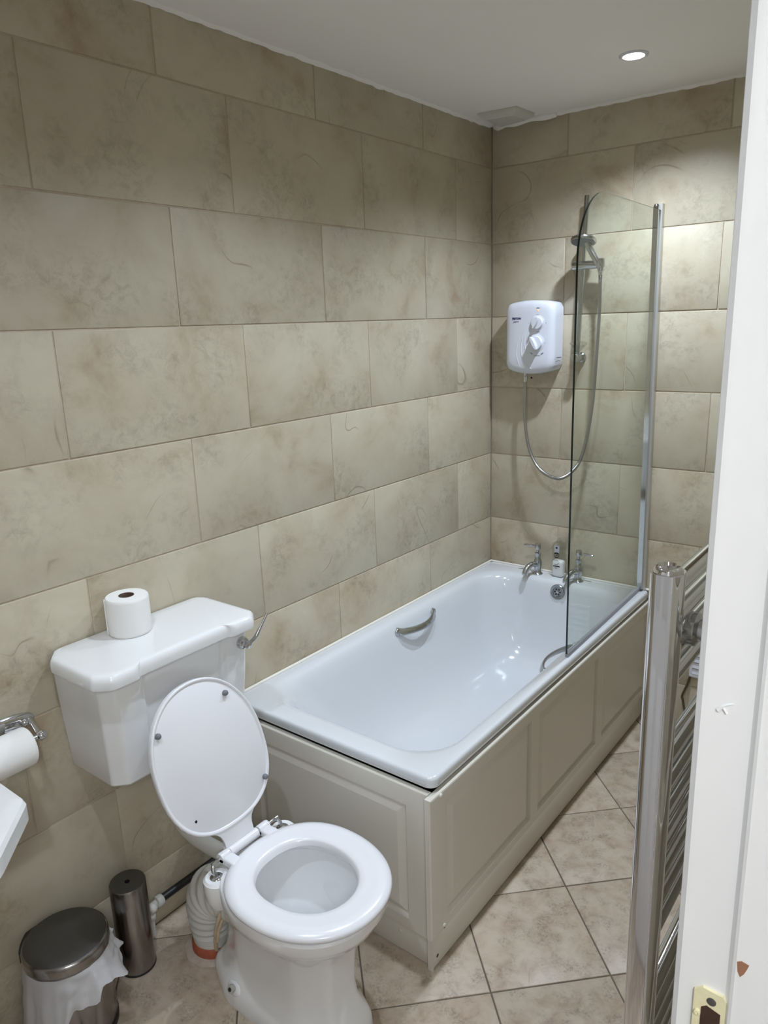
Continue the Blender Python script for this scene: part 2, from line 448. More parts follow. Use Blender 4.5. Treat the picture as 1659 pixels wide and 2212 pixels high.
# keep plate, built around its mortise
bm = B()
outl = [(1.6105, 1.186), (1.617, 1.1915), (1.6325, 1.1905), (1.6355, 1.186), (1.6355, 1.10), (1.6105, 1.10)]
loft(bm, [[Vector((x, JY - d, z)) for x, z in outl] for d in (-.004, .0005, .001)], False, True)
kp = part('keep_plate', bm, M['brass'], fr, 30, 'cream painted brass keep plate')
bm = B()
mo = [(1.617, 1.172), (1.621, 1.1755), (1.632, 1.1725), (1.632, 1.12), (1.617, 1.12)]
loft(bm, [[Vector((x, JY - d, z)) for x, z in mo] for d in (.0008, .0016)], False, True)
part('mortise', bm, M['darkwood'], kp, 30, 'dark square latch hole')
bm = B(); lathe(bm, [(.0036, 0), (.0036, .0014), (.0026, .0018)], (1.6245, JY - .0005, 1.1815), (0, -1, 0), 16)
part('screw', bm, M['screw'], kp, 40)
bm = B(); lathe(bm, [(.0026, 0), (.0026, .003), (.0012, .0032), (.0010, .0020)], (1.6145, JY - .0005, 1.1655), (0, -1, 0), 14)
part('latch_stud', bm, M['brass'], kp, 40)
bm = B()
ch = [(1.6405, 1.2335), (1.6438, 1.2355), (1.6492, 1.2345), (1.6482, 1.2305), (1.6462, 1.2245), (1.6437, 1.2205), (1.6415, 1.2250)]
loft(bm, [[Vector((x, JY - d, z)) for x, z in ch] for d in (.0025, .0036)], False, True)
part('paint_chip', bm, M['woodchip'], fr, 30, 'brown chip in the white paint')
bm = B()
tube(bm, smooth_path([(1.6095, JY + .0014, 1.4425), (1.6135, JY + .0012, 1.4475), (1.6200, JY + .0012, 1.4510)], 4), lambda t: .0018 * (1 - t * .6), 8)
tube(bm, [(1.6130, JY + .0012, 1.4455), (1.6160, JY + .0013, 1.4415)], .001, 8)
part('paint_scrape', bm, M['gloss_paint'], fr, 40)

bm = B(); box(bm, .835, 1.590, -3.345, -3.305, .008, 2.030, .002)  # unseen door leaf, added to give the chrome radiator post a white reflection
for z0_, z1_ in ((.18, .86), (1.02, 1.86)):
    for x0_, x1_ in ((.93, 1.18), (1.25, 1.50)): loft(bm, [[(x0_, -3.3049, z0_), (x1_, -3.3049, z0_), (x1_, -3.3049, z1_), (x0_, -3.3049, z1_)], [(x0_ + .015, -3.298, z0_ + .015), (x1_ - .015, -3.298, z0_ + .015), (x1_ - .015, -3.298, z1_ - .015), (x0_ + .015, -3.298, z1_ - .015)]], False, True)
struct('reflected_door', bm, M['gloss_paint'], 'unseen white door leaf added to reflect in the radiator post', 30)

# ------------------------------------------------------------------ ceiling downlights with their lamps
def downlight(x, y, label, k=1.0):
    t = thing('downlight', label, 'ceiling light', (x, y, CEIL), 'recessed ceiling downlights')
    bm = B(); lathe(bm, [(.032, -.001), (.034, -.005), (.040, -.006), (.0445, -.003), (.0455, 0)], (x, y, CEIL), (0, 0, 1), 40, cap0=False, cap1=False)
    part('bezel', bm, M['white_plastic'], t)
    bm = B(); lathe(bm, [(.0335, 0.000), (.031, -.003), (.020, -.0042), (.001, -.0046)], (x, y, CEIL), (0, 0, 1), 32)
    part('lamp_lens', bm, M['lamp'], t)
    l = bpy.data.lights.new('downlight_beam', 'SPOT'); l.energy = SPOT_W * k; l.color = SPOT_COL
    l.spot_size = math.radians(138); l.spot_blend = 0.85; l.shadow_soft_size = 0.028
    lo = bpy.data.objects.new('downlight_beam', l); COL.objects.link(lo); lo.parent = t; lo.location = (0, 0, -.012)
downlight(0.775, -0.475, 'round ceiling downlight shining near the back wall beyond the shower screen', 1.42)
downlight(0.775, -1.55, 'round ceiling downlight over the near end of the bath, above the picture', .95)
downlight(0.775, -2.62, 'round ceiling downlight over the wash basin and bin, above the picture', .66)
t = thing('hall_fill_lamp', 'unseen bowl lamp added in the hallway to brighten the door frame', 'ceiling light', (2.3, -3.5, 2.45))  # lamp added out of view as fill for the door frame and room
bm = B(); lathe(bm, [(.16, 0), (.155, -.03), (.11, -.07), (.001, -.085)], (2.3, -3.5, 2.449), (0, 0, 1), 32)
part('shade', bm, M['lamp'], t)
l = bpy.data.lights.new('hall_fill_light', 'POINT'); l.energy = HALL_FILL_W; l.color = (.86, .93, 1); l.shadow_soft_size = .15
lo = bpy.data.objects.new('hall_fill_light', l); COL.objects.link(lo); lo.parent = t; lo.location = (0, 0, -.26)

# ceiling vent in the corner
t = thing('ceiling_vent', 'square white vent cover on the ceiling in the far corner', 'vent', (.145, -.145, CEIL))
bm = B()
o1 = [(.070, -.240), (.232, -.222), (.238, -.078), (.052, -.045)]
def sc_(o, k, z):
    cx = sum(p[0] for p in o) / 4; cy = sum(p[1] for p in o) / 4
    return [Vector((cx + (p[0] - cx) * k, cy + (p[1] - cy) * k, z)) for p in o]
loft(bm, [sc_(o1, 1, CEIL), sc_(o1, 1, CEIL - .006), sc_(o1, .97, CEIL - .012), sc_(o1, .70, CEIL - .026)], True, True)
part('cover', bm, M['vent'], t, 20)
bm = B()
tube(bm, smooth_path([(.02, -.01, CEIL - .006), (.06, -.03, CEIL - .010), (.13, -.045, CEIL - .012), (.22, -.035, CEIL - .008), (.30, -.012, CEIL - .004)], 6), lambda q: .010 + .006 * math.sin(q * 9) ** 2, 8)
part('filler_bead', bm, M['ceiling'], t, 60)

# ------------------------------------------------------------------ bath
RZ = 0.591
bath = thing('bathtub', 'white enamelled bath with chrome grips along the tiled wall', 'bathtub', (0.39, -0.84, 0))
X0, X1, Y0, Y1 = .004, .777, -1.665, -.004
rings = [rrect(X0 + .03, X1 - .03, Y0 + .03, Y1 - .03, .02, .560), rrect(X0 + .003, X1 - .003, Y0 + .003, Y1 - .003, .026, .560), rrect(X0, X1, Y0, Y1, .026, .5635), rrect(X0 + .001, X1 - .001, Y0 + .001, Y1 - .001, .026, .5815),
         rrect(X0 + .0025, X1 - .0025, Y0 + .0025, Y1 - .0025, .025, .5865), rrect(X0 + .006, X1 - .006, Y0 + .006, Y1 - .006, .023, .590), rrect(X0 + .011, X1 - .011, Y0 + .011, Y1 - .011, .02, RZ),
         rrect(.036, .738, -1.604, -.098, .12, RZ), rrect(.046, .735, -1.597, -.104, .13, .5895), rrect(.056, .728, -1.586, -.112, .14, .585),
         rrect(.066, .720, -1.573, -.119, .15, .574), rrect(.076, .712, -1.555, -.125, .155, .555), rrect(.087, .703, -1.52, -.132, .16, .51),
         rrect(.103, .689, -1.46, -.142, .165, .43), rrect(.122, .672, -1.385, -.155, .165, .35), rrect(.146, .650, -1.31, -.172, .16, .285),
         rrect(.178, .622, -1.235, -.20, .15, .235), rrect(.215, .588, -1.165, -.24, .13, .208), rrect(.26, .545, -1.09, -.29, .11, .198), rrect(.33, .47, -.95, -.42, .06, .194)]
bm = B(); loft(bm, rings, False, True)
part('shell', bm, M['acrylic'], bath, 45)
bm = B()
tube(bm, [(.006, -1.66, RZ + .001), (.006, -.006, RZ + .001)], .0055, 8)
tube(bm, [(.006, -.006, RZ + .001), (.775, -.006, RZ + .001)], .0055, 8)
part('sealant_bead', bm, M['sealant'], bath, 60)
def grip(xm, sgn, label):
    bm = B()
    y0, y1 = -.875, -.625; n = 24; rings = []
    for i in range(n + 1):
        s = i / n; y = y0 + (y1 - y0) * s
        bow = math.sin(PI * s) ** .75 * .042
        x = xm + sgn * (.004 + bow)
        z = .548 - .004 * math.sin(PI * s) + (.004 if i in (0, n) else 0)
        hw = .013 + .004 * abs(2 * s - 1) ** 3; th = .0055
        c = Vector((x, y, z)); up = Vector((-sgn * .45, 0, .89)); nr = Vector((sgn * .89, 0, .45))
        rings.append([c + up * hw * math.copysign(abs(math.sin(a)) ** .6, math.sin(a)) + nr * th * math.copysign(abs(math.cos(a)) ** .8, math.cos(a)) for a in [2 * PI * k / 16 for k in range(16)]])
    loft(bm, rings, True, True)
    for y in (y0, y1):
        sphere(bm, (xm + sgn * .002, y, .548), .017, 16, 8, .5, (1, 0, 0))
    return part('grip_handle', bm, M['chrome_dull'], bath, 50, label)
grip(.078, 1, 'chrome grip handle on the wall side'); grip(.708, -1, 'chrome grip handle on the open side')
bm = B(); nrm = Vector((0, -1, .12)).normalized()
OC = Vector((.412, -.128, .548))
lathe(bm, [(.034, -.008), (.034, .002), (.031, .005), (.022, .0035), (.020, .0005), (.001, .0005)], OC, nrm, 36)
ov = part('overflow', bm, M['overflow_metal'], bath, 40)
bm = B()
u = nrm.cross(Vector((1, 0, 0))).normalized()
for k in range(6):
    a = k * PI / 3
    lathe(bm, [(.0042, .0006), (.0042, .0016), (.001, .0017)], OC + (Vector((1, 0, 0)) * math.cos(a) + u * math.sin(a)) * .0125, nrm, 12)
part('drain_holes', bm, M['black'], ov, 40)
bm = B(); lathe(bm, [(.0045, 0), (.0045, .003), (.002, .0045)], OC, nrm, 14); part('screw', bm, M['chrome'], ov, 40)
bm = B(); tube(bm, smooth_path([OC + Vector((.026, -.005, .006)), (.440, -.128, .572), (.449, -.112, .598), (.462, -.088, .606), (.476, -.07, .600)], 8), .0016, 8)
part('plug_chain', bm, M['chrome_dull'], bath, 60)
bm = B()
for i, yy in enumerate((-.024, -.034)):
    box(bm, .185, .232 - .012 * i, yy - .003, yy + .001, RZ - .0004, RZ + .0006)
part('rim_print', bm, M['greyprint'], bath)

# taps
def tap(x, y, sgn, label):
    t = thing('bath_tap', label, 'tap', (x, y, RZ), 'pillar taps on the bath rim')
    z = RZ
    bm = B()
    lathe(bm, [(.024, 0), (.024, .003), (.020, .007), (.0165, .012), (.0165, .03), (.0185, .04), (.0185, .058), (.0165, .066), (.0165, .068), (.0125, .074), (.0125, .094), (.014, .097), (.013, .102), (.007, .105), (.006, .118), (.008, .120)], (x, y, z), (0, 0, 1), 28)
    part('tap_body', bm, M['chrome_dull'], t, 40)
    bm = B()
    P = smooth_path([(x - .002, y - .008, z + .046), (x - .010, y - .034, z + .052), (x - .019, y - .060, z + .044), (x - .024, y - .075, z + .024), (x - .025, y - .077, z + .012)], 6)
    tube(bm, P, lambda s: .0125 + .001 * s, 16)
    part('spout', bm, M['chrome_dull'], t, 40)
    bm = B()
    lathe(bm, [(.0125, .118), (.0135, .120), (.0135, .141), (.0115, .145), (.001, .146)], (x, y, z), (0, 0, 1), 24)
    P = [(x, y, z + .131), (x + sgn * .016, y, z + .131), (x + sgn * .022, y, z + .131), (x + sgn * .064, y - .004, z + .130), (x + sgn * .068, y - .004, z + .130)]
    tube(bm, P, lambda s: (.0035 if s < .3 else .0058 if s < .9 else .003), 12, flat=.8)
    part('lever', bm, M['chrome_dull'], t, 40)
tap(.281, -.062, -1, 'left chrome pillar tap with its lever turned to the wall corner')
tap(.478, -.062, 1, 'right chrome pillar tap seen through the glass screen')

# bottle
t = thing('soap_bottle', 'clear soap bottle with a black round emblem standing between the taps', 'bottle', (.377, -.047, RZ))
def brings(k, z0, z1, k2=None):
    w_, d_ = .0285 * k, .019 * k
    pr = [(.80, z0), (.97, z0 + .004), (1, z0 + .010), (1, z1 - .012), (.93, z1 - .004), (.72, z1)]
    return [rrect(.377 - w_ * s, .377 + w_ * s, -.047 - d_ * s, -.047 + d_ * s, .012 * k * s, z, 6, 2) for s, z in pr]
bm = B(); loft(bm, brings(1, RZ, RZ + .162), True, True)
bo = part('bottle_body', bm, M['bottle'], t, 50)
bm = B(); loft(bm, brings(.93, RZ + .003, RZ + .078), True, True); part('gel', bm, M['gel'], t, 50)
bm = B(); lathe(bm, [(.012, .160), (.012, .172), (.009, .174), (.008, .180), (.006, .182)], (.377, -.047, RZ), (0, 0, 1), 20)
part('cap', bm, M['bottle'], t, 40)
yf = -.047 - .0193
bm = B(); lathe(bm, [(.0135, 0), (.0135, .0005), (.0118, .0006), (.0118, .0002)], (.3745, yf, RZ + .106), (0, -1, 0), 28, cap0=False, cap1=False)
for zz, hh, hw_ in ((.1135, .006, .0095), (.1035, .0022, .012), (.0955, .0045, .0085)): box(bm, .3745 - hw_, .3745 + hw_, yf - .0006, yf, RZ + zz - hh / 2, RZ + zz + hh / 2)
lathe(bm, [(.005, 0), (.005, .0005)], (.3745, yf, RZ + .140), (0, -1, 0), 14)
part('emblem', bm, M['blackprint'], bo, 40, 'black round emblem')
bm = B(); box(bm, .377 - .018, .377 + .015, yf - .0006, yf, RZ + .051, RZ + .0555)
tube(bm, smooth_path([(.366, yf - .0003, RZ + .063), (.371, yf - .0003, RZ + .060), (.379, yf - .0003, RZ + .062), (.385, yf - .0003, RZ + .071)], 5), .0007, 6)
box(bm, .367, .378, yf - .0005, yf, RZ + .0435, RZ + .045)
part('label_print', bm, M['blackprint'], bo, 40)
bm = B(); box(bm, .364, .387, yf - .0003, yf + .0003, RZ + .118, RZ + .150); part('label_patch', bm, M['greylabel'], bo)

# ------------------------------------------------------------------ bath panels
def fielded(bm, cells, rect, plane, depth, t_out):
    """flat front with sunk bevelled frames. rect/cells = (a0,a1,z0,z1); plane(a,z,d) -> point, d = depth behind the face"""
    a0, a1, z0, z1 = rect
    def ring(r, i, d):
        return [plane(r[0] + i, r[2] + i, d), plane(r[1] - i, r[2] + i, d), plane(r[1] - i, r[3] - i, d), plane(r[0] + i, r[3] - i, d)]
    e = .006
    edges = [a0 + e] + [(c[1] + d[0]) / 2 for c, d in zip(cells, cells[1:])] + [a1 - e]
    for k, c in enumerate(cells):
        cell = (edges[k], edges[k + 1], z0 + e, z1 - e)
        loft(bm, [ring(cell, 0, 0), ring(c, 0, 0), ring(c, .004, depth), ring(c, .009, depth), ring(c, .032, .0008), ring(c, .034, .0008)], False, True)
    out = (a0, a1, z0, z1)
    rs = [ring(out, e, 0), ring(out, e * .35, .0012), ring(out, 0, .005), ring(out, 0, t_out)]
    loft(bm, rs, False, True)
    bmesh.ops.remove_doubles(bm, verts=bm.verts[:], dist=1e-5)
PE = -1.674
bm = B(); fielded(bm, [(.116, .694, .130, .492)], (.022, .7640, .092, .549), lambda a, z, d: Vector((a, PE + d, z)), .012, .018)
t = part('bath_panel', bm, M['panel'], bath, 20, 'cream end panel with one fielded frame')
bm = B(); box(bm, .022, .756, PE + .010, PE + .026, 0.001, .091, .001); part('plinth', bm, M['plinth'], t)
bm = B(); lathe(bm, [(.006, 0), (.0055, .002), (.001, .0035)], (.655, PE + .010, .060), (0, -1, 0), 14); part('screw_cap', bm, M['plinth'], t, 50)
PX = .7845
bm = B(); fielded(bm, [(-1.615, -1.120, .146, .506), (-1.068, -.578, .146, .506), (-.520, -.040, .146, .506)], (-1.692, -.010, .117, .549), lambda a, z, d: Vector((PX - d, a, z)), .012, .018)
t = part('bath_panel', bm, M['panel'], bath, 20, 'long cream side panel with three fielded frames')
bm = B(); box(bm, PX - .026, PX - .010, -1.678, -.020, 0.010, .116, .001); part('plinth', bm, M['plinth'], t)
bm = B(); box(bm, PX - .0265, PX - .0095, -1.6785, -1.676, 0.001, .116); part('raw_edge', bm, M['plinth'], t, 30, 'bare edge of the plinth')
for yy, zz in ((-1.643, .540), (-.035, .538), (-1.635, .130)):
    bm = B(); lathe(bm, [(.0062, -.001), (.0062, .002), (.0045, .004), (.001, .005)], (PX, yy, zz), (1, 0, 0), 16); part('screw_cap', bm, M['panel'], t, 50)
for yy, zz, dx in ((-1.632, .1235, .0006), (-.028, .123, .0006), (-1.655, .038, -.0098)):
    bm = B(); lathe(bm, [(.0055, 0), (.0055, .0004), (.0005, .0005)], (PX + dx - .0004, yy, zz), (1, 0, 0), 14); part('screw_hole', bm, M['black'], t, 50)

# ------------------------------------------------------------------ shower screen
SX = .747
t = thing('shower_screen', 'clear glass bath screen with a rounded top corner and chrome wall profile', 'shower screen', (SX, -.4, RZ))
def gx(y): return .757 + (.738 - .757) * (1 + y / .822)       # the pane stands swung out a little from its hinge
def hx(z): return .746 - .016 * (z - .61) / 1.52               # the wall profile is not quite plumb
bm = B()
zt, zb, yl, yr, R = 2.112, RZ + .014, -.818, -.022, .215
ol = [(yr, zb), (yr, zt)] + [(yl + R + R * math.cos(a), zt - R + R * math.sin(a)) for a in [PI / 2 + PI / 2 * k / 20 for k in range(21)]]
ol += [(yl + .002 * k, zt - R - (zt - R - zb) * k / 4) for k in range(1, 4)] + [(yl + .010, zb)]
v = loft(bm, [[Vector((gx(y) + dx, y, z)) for y, z in ol] for dx in (-.0032, .0032)], True, True)
for f in bm.faces:
    if len(f.verts) == 4: f.material_index = 1
part('glass_pane', bm, M['glass'], t, 30, mats=[M['glass_edge']])
bm = B(); loft(bm, [[Vector((gx(y) + a, y, z)) for a, z in ((-.006, RZ + .0005), (.006, RZ + .0005), (.006, RZ + .014), (.0035, RZ + .017), (-.0035, RZ + .017), (-.006, RZ + .014))] for y in (yl + .012, -.03)], True, True); part('bottom_seal', bm, M['seal_strip'], t)
def leanbox(bm, dx0, dx1, y0, y1, za, zb_):
    loft(bm, [[Vector((hx(z) + a, y, z)) for a, y in ((dx0, y0), (dx1, y0), (dx1, y1), (dx0, y1))] for z in (za, zb_)], True, True)
bm = B()
tube(bm, [(hx(z) - .003, -.034, z) for z in (RZ + .016, 2.118)], .0095, 20)
leanbox(bm, -.012, .0075, -.046, -.026, RZ + .012, 2.124)
part('hinge_profile', bm, M['chrome'], t, 40)
bm = B(); leanbox(bm, -.012, .016, -.026, -.001, RZ + .004, 2.136); part('wall_profile', bm, M['profile'], t, 40)
bm = B(); lathe(bm, [(.011, 0), (.011, .010), (.008, .014)], (hx(2.12) - .003, -.036, 2.120), (0, 0, 1), 20); part('end_cap', bm, M['chrome'], t, 40)

# ------------------------------------------------------------------ electric shower
t = thing('electric_shower', 'white electric shower box with two dials on the back wall', 'shower heater', (.237, -.05, 1.5))
bm = B()
def uring(k, y, ex=0):
    hw = .1145 - ex; pts = []
    n = 20
    for i in range(n + 1):
        a = -1 + 2 * i / n; pts.append((.2345 + hw * a, 1.792 - ex + .014 * (1 - a * a)))
    top = pts
    bot = [(.2345 + hw * (1 - 2 * i / n), 1.520 + ex - .022 * (1 - (1 - 2 * i / n) ** 2)) for i in range(n + 1)]
    raw = top + bot
    # round the four corners by pulling
    c = 0.020 - ex * .3
    out = []
    for (x, z) in raw:
        dx = max(0, abs(x - .2345) - (hw - c)) / c
        zc = 1.656; s = 1 if z > zc else -1
        out.append(Vector((x, y, z - s * (1 - math.sqrt(max(0, 1 - dx * dx))) * c)))
    # intermediate side points
    def seg(a, b): return [a.lerp(b, q / 6) for q in range(1, 6)]
    T_, Bt = out[:n + 1], out[n + 1:]
    return T_ + seg(T_[-1], Bt[0]) + Bt + seg(Bt[-1], T_[0])
prof = [(.004, -.001), (0, -.004), (0, -.070), (.002, -.080), (.007, -.089), (.015, -.095), (.028, -.0985), (.05, -.100)]
loft(bm, [uring(0, y, e) for e, y in prof], True, True)
part('casing', bm, M['white_plastic'], t, 40)
def dial(x, z, r, h, ang, name):
    bm = B(); lathe(bm, [(r * 1.25, .0), (r * 1.25, .0012), (r * 1.2, .0018)], (x, -.0995, z), (0, -1, 0), 36)
    lathe(bm, [(r, 0), (r, h * .6), (r * .93, h * .75), (.001, h * .8)], (x, -.100, z), (0, -1, 0), 36)
    t2 = bmesh.new(); rings = []
    for i in range(9):
        s = -1 + i / 4; wv = .35 * r * math.sqrt(max(.02, 1 - s * s)) * .8
        rings.append([Vector((s * r * .98, -w2, hh)) for w2, hh in ((-wv, 0), (-wv * .7, h), (wv * .7, h), (wv, 0))])
    loft(t2, rings, True, True)
    bmesh.ops.recalc_face_normals(t2, faces=t2.faces[:])
    mt = Matrix.Translation((x, -.100 - h * .75, z)) @ Matrix.Rotation(PI / 2, 4, 'X') @ Matrix.Rotation(ang, 4, 'Z')
    merge(bm, t2, mt)
    part(name, bm, M['white_plastic'], t, 40)
dial(.277, 1.713, .0255, .016, math.radians(65), 'dial'); dial(.272, 1.630, .030, .020, math.radians(118), 'dial')
bm = B()
for P in ([(.216, 1.697), (.195, 1.66), (.182, 1.61), (.182, 1.575), (.195, 1.53)], [(.224, 1.70), (.207, 1.65), (.203, 1.595), (.218, 1.55), (.252, 1.522)], [(.231, 1.69), (.220, 1.65), (.222, 1.61), (.236, 1.575)]):
    tube(bm, smooth_path([(x, -.0995, z) for x, z in P], 8), lambda s: .0026 * math.sin(PI * min(.97, max(.03, s))) ** .5, 8, flat=.6)
part('swoosh_ridge', bm, M['white_plastic'], t, 60)
def textmesh(s, size, shear=0.0, off=0.0):
    cu = bpy.data.curves.new('print', 'FONT'); cu.body = s; cu.size = size; cu.shear = shear; cu.offset = off; cu.extrude = .0003
    cu.align_x = 'CENTER'; cu.resolution_u = 2
    ob = bpy.data.objects.new('print', cu); COL.objects.link(ob)
    me = bpy.data.meshes.new_from_object(ob.evaluated_get(bpy.context.evaluated_depsgraph_get()))
    bm = B(); bm.from_mesh(me)
    bpy.data.objects.remove(ob); bpy.data.curves.remove(cu); bpy.data.meshes.remove(me)
    return bm
bm = textmesh('TRITON', .0115, .15, .0006)
bm.transform(Matrix.Translation((.178, -.1004, 1.7285)) @ Matrix.Rotation(PI / 2, 4, 'X')); part('brand_print', bm, M['navy'], t, 30, recalc=False)
bm = B(); box(bm, .165, .190, -.1006, -.0998, 1.7185, 1.7215); box(bm, .163, .178, -.1006, -.0998, 1.7160, 1.7175); part('small_print', bm, M['greyprint'], t)
bm = B()
for (x, z, w2) in ((.277, 1.7455, .012), (.281, 1.6755, .014), (.276, 1.5775, .030), (.2405, 1.713, .002), (.316, 1.713, .002), (.312, 1.632, .002), (.303, 1.612, .002)): box(bm, x - w2 / 2, x + w2 / 2, -.1006, -.0998, z - .0009, z + .0009)
box(bm, .272, .286, -.1006, -.0998, 1.7735, 1.7755)
for s in (-1, 1):
    tube(bm, [(.276 + s * .030, -.1002, 1.590), (.276 + s * .020, -.1002, 1.584)], .0018, 6)
part('dial_print', bm, M['greyprint'], t)['kind'] = 'stuff'
bm = B(); lathe(bm, [(.004, 0), (.0035, .001), (.001, .0015)], (.279, -.0995, 1.7635), (0, -1, 0), 16); part('indicator_light', bm, M['led'], t, 40)
bm = B(); box(bm, .3552, .3556, -.075, -.030, 1.566, 1.568); part('casing_seam', bm, M['blackprint'], t)
bm = B(); lathe(bm, [(.009, 0), (.009, -.010), (.0075, -.014)], (.202, -.055, 1.506), (0, 0, 1), 20); part('outlet_nut', bm, M['chrome'], t, 40)

# hose (one thing) from the heater to the handset
HP = [(.202, -.055, 1.496), (.203, -.058, 1.40), (.206, -.062, 1.30), (.232, -.072, 1.178), (.290, -.084, 1.088), (.382, -.094, 1.054), (.456, -.102, 1.098), (.500, -.104, 1.186), (.530, -.104, 1.37), (.540, -.104, 1.556), (.546, -.104, 1.737), (.545, -.104, 1.87), (.544, -.104, 1.905)]
pp = smooth_path(HP, 60)
t = thing('shower_hose', 'silver ribbed shower hose hanging in a loop below the electric shower', 'hose', (.38, -.09, 1.05))
bm = B(); n = len(pp)
tube(bm, pp, lambda s: .0070 + .0007 * math.cos(s * (n - 1) * PI), 10)
part('ribbed_hose', bm, M['hose'], t, 80)
bm = B(); lathe(bm, [(.0085, 0), (.0095, .004), (.0095, .024), (.0075, .03)], (.202, -.0555, 1.462), (0, 0, 1), 18)
part('hose_end', bm, M['chrome'], t, 40)
bm = B(); lathe(bm, [(.0075, 0), (.009, .006), (.009, .026)], (.5445, -.104, 1.888), (0, 0, 1), 18); part('hose_end', bm, M['chrome'], t, 40)

# riser rail
t = thing('shower_rail', 'chrome vertical shower rail on the back wall behind the glass', 'rail', (.447, -.052, 1.56))
bm = B(); tube(bm, [(.434, -.052, 1.548), (.458, -.052, 2.195)], .0105, 20); part('bar', bm, M['chrome_dull'], t, 40)
for z in (1.566, 2.032):
    xx = .434 + (z - 1.548) / .647 * .024
    bm = B(); lathe(bm, [(.021, 0), (.021, .012), (.015, .018), (.014, .036), (.017, .052), (.018, .068), (.015, .074)], (xx, -.001, z), (0, -1, 0), 24); part('wall_bracket', bm, M['chrome_dull'], t, 40)
bm = B(); lathe(bm, [(.0, .0), (.034, .045), (.036, .05), (.030, .048), (.004, .012)], (.444, -.062, 1.578), (0.1, -.2, 1), 24, cap0=False, cap1=False); part('soap_cup', bm, M['bottle'], t, 40)
bm = B(); tube(bm, [(.412, -.062, 1.932), (.414, -.062, 1.932), (.530, -.072, 1.931), (.534, -.072, 1.931)], lambda s: .0165 if .02 < s < .98 else .013, 22); part('slider', bm, M['chrome_dull'], t, 40)
bm = B(); lathe(bm, [(.013, -.016), (.016, -.012), (.0175, .016), (.014, .019)], (.541, -.098, 1.931), (-.14, .06, 1), 20); part('handset_holder', bm, M['chrome_dull'], t, 40)
# handset
t = thing('hand_shower', 'round chrome hand shower resting in its slider behind the glass', 'hand shower', (.475, -.105, 2.0))
hn = Vector((.02, -.28, -1)).normalized(); hc = Vector((.474, -.112, 2.022))
bm = B(); lathe(bm, [(.001, -.020), (.018, -.018), (.040, -.012), (.0495, -.004), (.0505, .004), (.048, .009)], hc, hn, 36, cap1=True); part('head', bm, M['chrome_dull'], t, 40)
bm = B(); lathe(bm, [(.0455, .0092), (.044, .011), (.001, .0115)], hc, hn, 32); part('spray_face', bm, M['rubber'], t, 40)
bm = B(); tube(bm, smooth_path([hc + Vector((.016, .002, -.008)), (.502, -.106, 1.985), (.523, -.104, 1.950), (.541, -.101, 1.918), (.545, -.1035, 1.902)], 6), lambda s: .0135 - .002 * s, 18); part('handle', bm, M['chrome_dull'], t, 40)

# small dark plug hole in the tile under the heater
bm = B(); lathe(bm, [(.0045, 0), (.0045, .0005), (.001, .0006)], (.2035, -.0002, 1.476), (0, -1, 0), 14)
part('drill_hole', bm, M['black'], wb, 40)

# ------------------------------------------------------------------ toilet
CY = -1.960
wc = thing('toilet', 'white toilet with its lid raised against the cistern', 'toilet', (.52, CY, 0))
bm = B()
def foot(xb, xf, hw, z, p=3.2, peak=.5):
    """plan of the pan: chamfered block at the column, easing into the oval rim"""
    e = egg(xb, xf, CY, hw, z, 72, p, peak)
    wgt = .85 * max(0, min(1, (.335 - z) / .03))
    xm = xb + peak * (xf - xb); o = []
    for i_, q_ in enumerate(e):
        c_, s_ = math.cos(2 * PI * i_ / 72), math.sin(2 * PI * i_ / 72)
        k_ = 1 / max(abs(c_), abs(s_), (abs(c_) + abs(s_)) / 1.52)
        o.append(q_.lerp(Vector((xm + c_ * k_ * ((xf - xm) if c_ > 0 else (xm - xb)), CY + s_ * k_ * hw, z)), wgt))
    return o
rings = [foot(.272, .742, .116, 0.0), foot(.270, .744, .118, .012), foot(.272, .741, .115, .040), foot(.280, .732, .109, .058), foot(.296, .716, .100, .078, 3.1), foot(.312, .706, .0935, .100, 3.0), foot(.322, .702, .091, .14, 2.9),
         foot(.332, .704, .094, .20, 2.8), foot(.340, .710, .100, .25, 2.7), foot(.346, .720, .110, .285, 2.6), foot(.350, .732, .124, .308, 2.5), foot(.354, .744, .138, .322, 2.45), foot(.356, .749, .142, .330, 2.4), foot(.360, .772, .160, .338, 2.35), foot(.366, .790, .173, .352, 2.3),
         foot(.372, .800, .181, .375, 2.3), foot(.374, .804, .184, .400, 2.3), foot(.378, .800, .181, .4055, 2.3), foot(.392, .790, .172, .408, 2.3)]
inner = [(.432, .748, .132, .407), (.438, .742, .127, .402), (.438, .742, .127, .388), (.428, .752, .136, .376), (.428, .750, .135, .345), (.440, .735, .122, .300), (.465, .705, .098, .250), (.490, .670, .070, .205), (.505, .650, .055, .180), (.520, .630, .04, .165)]
rings += [egg(a, b, CY, hw, z, 72, 2.15, .5) for a, b, hw, z in inner]
loft(bm, rings, True, True)
